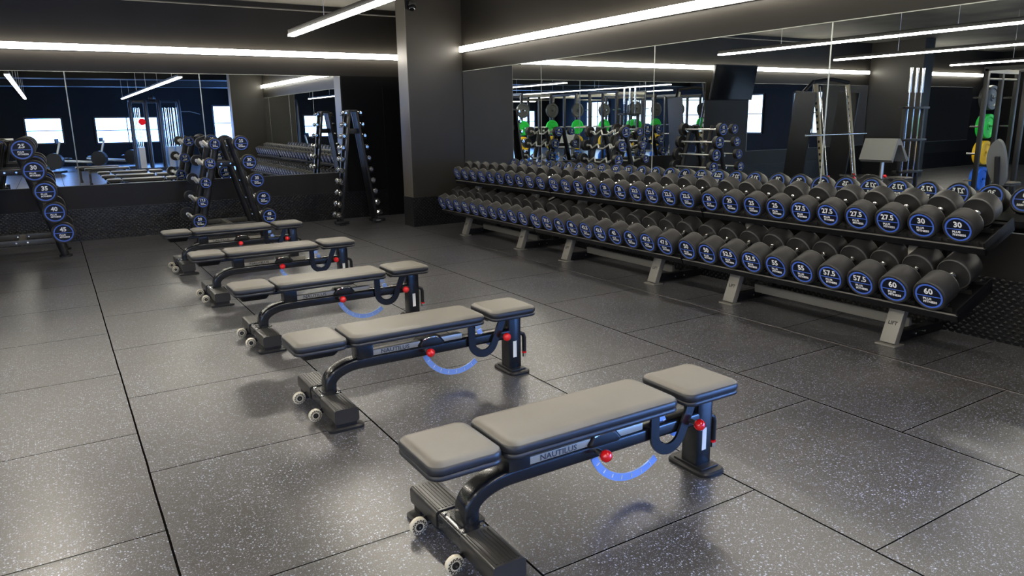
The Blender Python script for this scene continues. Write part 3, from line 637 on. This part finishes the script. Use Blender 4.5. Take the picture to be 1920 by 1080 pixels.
# ---------------------------------------------------------------- equipment seen only in the mirrors
def plate(loc, colr, label, axis='Y'):
    mb = MB(); ax = (0, 1, 0) if axis == 'Y' else (1, 0, 0)
    mb.lathe([(-.035, .028), (-.035, .06), (-.022, .07), (-.022, .155), (-.035, .17), (-.035, .215), (-.028, .225), (.028, .225), (.035, .215), (.035, .17), (.022, .155), (.022, .07), (.035, .06), (.035, .028), (-.035, .028)], (0, 0, 0), ax, 32)
    o = mb.obj('weight_plate', colr); o.location = loc; return tag(o, label, 'weight plate', 'coloured bumper plates on the power racks')
rn = 0
def power_rack(x, y, which, single=False):
    t = empty('power_rack', (x, y, 0), 'tall black power rack with coloured plates, %s' % which, 'rack', 'power racks seen in the mirrors')
    for sx in (-.55, .55):
        for sy in (-.65, 0, .65):
            u = MB(); u.box(sx - .035, sx + .035, sy - .035, sy + .035, 0, 2.38, .004); uo = u.obj('upright', 'satinblack', t)
        r = MB(); r.box(sx - .035, sx + .035, -.7, .7, 2.34, 2.41); r.box(sx - .035, sx + .035, -.7, .7, 0, .07); r.obj('side_rail', 'satinblack', t, smooth=False)
    c = MB(); c.cyl((-.55, .65, 2.2), (.55, .65, 2.2), .018, 10); c.box(-.55, .55, -.68, -.62, 2.3, 2.37); c.box(-.55, .55, .62, .68, 2.3, 2.37); c.obj('crossmember', 'legpaint', t, smooth=False)
    b = MB(); b.cyl((-1.1, -.60, 1.35), (1.1, -.60, 1.35), .014, 10); b.cyl((-1.1, -.60, 1.35), (-.68, -.60, 1.35), .025, 12); b.cyl((.68, -.60, 1.35), (1.1, -.60, 1.35), .025, 12)
    bo = b.obj('olympic_barbell', 'brightbar'); bo.location = (x, y - .09, 0); tag(bo, 'long chrome barbell racked on the %s' % which, 'barbell', 'long barbells')
    for z in (.38, .87, 1.36, 1.88):
        for sx in (-.55, .55):
            for yy in (-.65, .65): MB().cyl((sx, yy, z), (sx, yy * 1.3, z), .016, 10).obj('plate_peg', 'chrome', t)
    if single:
        for z, cn, cw in ((.38, 'blue', 'blue'), (.87, 'yellow', 'yellow'), (1.36, 'green', 'green'), (1.88, 'plategrey', 'dark grey')):
            for k in (0, 1): plate((x, y + .80 + .085 * k, z), cn, '%s weight plate %s on the end pegs of the single rack' % (cw, 'outer' if k else 'inner'))
            MB().cyl((0, .65, z), (0, .95, z), .016, 10).obj('plate_peg', 'chrome', t)
        u = MB(); u.box(-.035, .035, .63, .70, 0, 2.36, .004); u.obj('upright', 'satinblack', t)
        return
    for (z, cn, cw) in ((.38, 'blue', 'blue'), (.87, 'yellow', 'yellow'), (1.36, 'green', 'green'), (1.88, 'plategrey', 'dark grey')):
        for sx, sw in ((-.55, 'left'), (.55, 'right')): plate((x + sx, y + .725, z), cn, '%s weight plate on the %s post of the %s' % (cw, sw, which))
for x, wn in ((-1.8, 'rack nearest the benches'), (-3.9, 'second rack of the far row'), (-6.2, 'third rack of the far row'), (-8.4, 'last rack of the far row')): power_rack(x, 4.2, wn)
power_rack(-3.75, 6.4, 'single rack left of the frame', True)
# smith machine
t = empty('smith_machine', (-3.2, 9.9, 0), 'leaning smith machine with perforated tan columns and chrome bar', 'exercise machine')
for s in (-1, 1):
    u = MB(); u.bar((s * .55, -.10, .05), (s * .55, .28, 2.25), .09, .05, up=(1, 0, 0), bev=.004)
    for k in range(14): f = .1 + k * .06; u.mi(1); u.bar((s * .55 - .047, -.10 + .38 * f, .05 + 2.2 * f), (s * .55 + .047, -.10 + .38 * f, .05 + 2.2 * f), .03, .05); u.mi(0)
    u.obj('column', ['tan', 'black'], t); MB().cyl((s * .45, -.14, .1), (s * .45, .24, 2.2), .014, 10).obj('guide_rod', 'chrome', t)
    MB().box(s * .55 - .05, s * .55 + .05, -.7, .7, 0, .08, .01).obj('foot', 'satinblack', t)
    MB().bar((s * .75, .55, .1), (s * .75, .35, 2.1), .04, .5, up=(0, 1, 0)).obj('shield_panel', 'satinblack', t)
    MB().cyl((s * .45, -.15, .15), (s * .45, -.12, .35), .028, 12).obj('red_stop', 'red', t)
MB().tube([(-.75, .4, 2.1), (-.6, .3, 2.3), (0, .3, 2.36), (.6, .3, 2.3), (.75, .4, 2.1)], .04, 10).obj('top_hoop', 'satinblack', t)
MB().cyl((-1.05, .06, 1.2), (1.05, .06, 1.2), .022, 12).obj('bar', 'chrome', t)
# preacher bench
t = empty('preacher_bench', (-1.25, 7.6, 0), 'preacher curl bench with thick grey angled pad left of the frame', 'bench')
MB().prism([(-.16, .84), (.14, 1.20), (.22, 1.20), (.36, .84), (.30, .80), (.20, 1.09), (.10, 1.09), (-.10, .80)][::-1], -.30, .30).obj('arm_pad', 'greypad', t, ang=1)
MB().cyl((.12, 0, .1), (.12, 0, 1.08), .035, 14).obj('post', 'steel', t); MB().box(-.7, .4, -.04, .04, 0, .08, .01).obj('base_rail', 'satinblack', t); MB().box(.3, .4, -.35, .35, 0, .08, .01).obj('front_foot', 'satinblack', t); MB().box(-.7, -.6, -.3, .3, 0, .08, .01).obj('rear_foot', 'satinblack', t)
MB().sphere((.12, -.07, .55), .03).obj('adjuster_knob', 'red', t); pad('seat_pad', -.65, -.32, -.16, .16, .42, .5, t); MB().cyl((-.48, 0, .05), (-.48, 0, .42), .03, 12).obj('seat_post', 'satinblack', t)
o = MB().tube([(0, -.6, 0), (0, -.3, 0), (0, -.2, -.04), (0, -.08, .03), (0, .08, .03), (0, .2, -.04), (0, .3, 0), (0, .6, 0)], .014, 10, up=(0, 0, 1)).obj('curl_bar', 'chrome'); o.location = (-.82, 7.6, .55); tag(o, 'loose chrome curl bar held on the preacher bench rest', 'barbell')
MB().box(.36, .50, -.45, -.40, .0, .55).obj('bar_rest', 'satinblack', t); MB().box(.36, .50, .40, .45, .0, .55).obj('bar_rest', 'satinblack', t)
# plate tree and vertical bar holder
t = empty('bar_holder', (-2.8, 8.1, 0), 'black storage tower holding upright chrome bars left of the frame', 'rack')
MB().box(-.35, .35, -.25, .25, 0, .06, .01).obj('base', 'satinblack', t)
for x in (-.3, .3): MB().box(x - .03, x + .03, -.03, .03, .06, 1.75, .004).obj('upright', 'satinblack', t)
for z in (.5, 1.1, 1.7): MB().box(-.33, .33, -.12, .12, z, z + .04, .004).obj('shelf_plate', 'satinblack', t)
for k, x in enumerate((-.2, 0, .2)):
    o = MB().cyl((0, 0, .06), (0, 0, 2.4), .014, 10).cyl((0, 0, 2.0), (0, 0, 2.45), .028, 12).obj('upright_bar', 'chrome'); o.location = (-2.8 + x, 8.1, 0); tag(o, 'chrome bar stored upright in the tower, %s of three' % ('left', 'middle', 'right')[k], 'barbell', 'upright stored bars')
# incline bench
t = empty('incline_bench', (-2.1, 6.15, 0), 'incline bench with a tall grey back pad left of the frame', 'bench')
m_ = Matrix.Translation((0, 0, .78)) @ Matrix.Rotation(math.radians(20), 4, 'Y')
MB().loft([[m_ @ Vector((z_, (.15 + .04 * math.cos(q)) * math.cos(q), .42 * math.sin(q))) for q in [2 * PI * k / 32 for k in range(32)]] for z_ in (-.04, .03)]).obj('back_pad', 'greypad', t, ang=1.2)
MB().bar((-.05, 0, .05), (.1, 0, .9), .06, .06).obj('post', 'satinblack', t); MB().box(-.5, .5, -.03, .03, 0, .07, .01).obj('base_rail', 'satinblack', t); MB().box(-.5, -.42, -.3, .3, 0, .07, .01).obj('foot', 'satinblack', t); MB().box(.42, .5, -.3, .3, 0, .07, .01).obj('foot', 'satinblack', t)
pad('seat_pad', -.5, -.1, -.16, .16, .4, .47, t); MB().bar((-.3, 0, .05), (-.3, 0, .4), .06, .06).obj('seat_post', 'satinblack', t)
# cable machine
t = empty('cable_machine', (3.5, -6.0, 0), 'tall black multi-station cable machine seen in the back mirror', 'exercise machine')
for k, x in enumerate((-.85, -.35, .1, .75)):
    u = MB(); u.tube([(x, -.3, 0), (x, -.3, 2.3), (x, -.2, 2.5), (x, .2, 2.5), (x, .3, 2.3), (x, .3, 0)], .045, 10, up=(1, 0, 0)); u.obj('upright', 'satinblack', t)
for x in (-.72, -.6, .25, .37, .52, .64):
    for y in (-.3, .3): MB().cyl((x, y, .1), (x, y, 2.25), .016, 10).obj('guide_rod', 'chrome', t)
MB().box(-.85, .75, -.05, .05, 2.42, 2.52, .01).obj('top_beam', 'satinblack', t); MB().box(-.85, .75, -.35, .35, 0, .1, .01).obj('base', 'satinblack', t)
MB().cyl((-.55, .36, 1.75), (-.55, .40, 1.75), .12, 20).obj('red_sign', 'red', t)
for x in (-.66, .31, .58): MB().box(x - .1, x + .1, -.33, .33, .1, .85).obj('weight_stack', 'steel', t, smooth=False)
MB().tube([(.75, .3, 2.1), (1.1, .3, 2.1), (1.45, .3, 2.0)], .015, 8).obj('pull_bar', 'chrome', t)
MB().sphere((-.1, 0, 2.58), .12).obj('pulley_cover', 'satinblack', t)
# rowing / cardio machines
def cardio(x, y, rz, lab):
    t = empty('rowing_machine', (x, y, 0), lab, 'exercise machine', 'rowing machines near the windows', rz)
    MB().bar((-1.1, 0, .38), (.6, 0, .28), .07, .09, bev=.01).obj('rail', 'steel', t)
    MB().cyl((.75, -.09, .42), (.75, .09, .42), .28, 28).obj('flywheel', 'satinblack', t)
    pad('seat_pad', -.6, -.32, -.14, .14, .40, .46, t); MB().bar((-1.05, 0, 0), (-1.05, 0, .36), .05, .3).obj('rear_leg', 'satinblack', t)
    MB().box(.5, 1.0, -.3, .3, 0, .07, .01).obj('front_foot', 'satinblack', t); MB().bar((.75, 0, .3), (1.0, 0, 1.1), .05, .06).obj('console_arm', 'steel', t)
    MB().bar((.9, -.12, 1.12), (.9, .12, 1.12), .05, .16).obj('console', 'satinblack', t); MB().cyl((.45, -.25, .5), (.45, .25, .5), .014, 8).obj('pull_handle', 'chrome', t)
cardio(.9, -8.4, .5, 'rowing machine seen in the back mirror below the left window')
cardio(2.1, -8.8, .6, 'rowing machine seen in the back mirror between the windows')
cardio(-.6, -7.2, .4, 'rowing machine seen at the left edge of the back mirror')
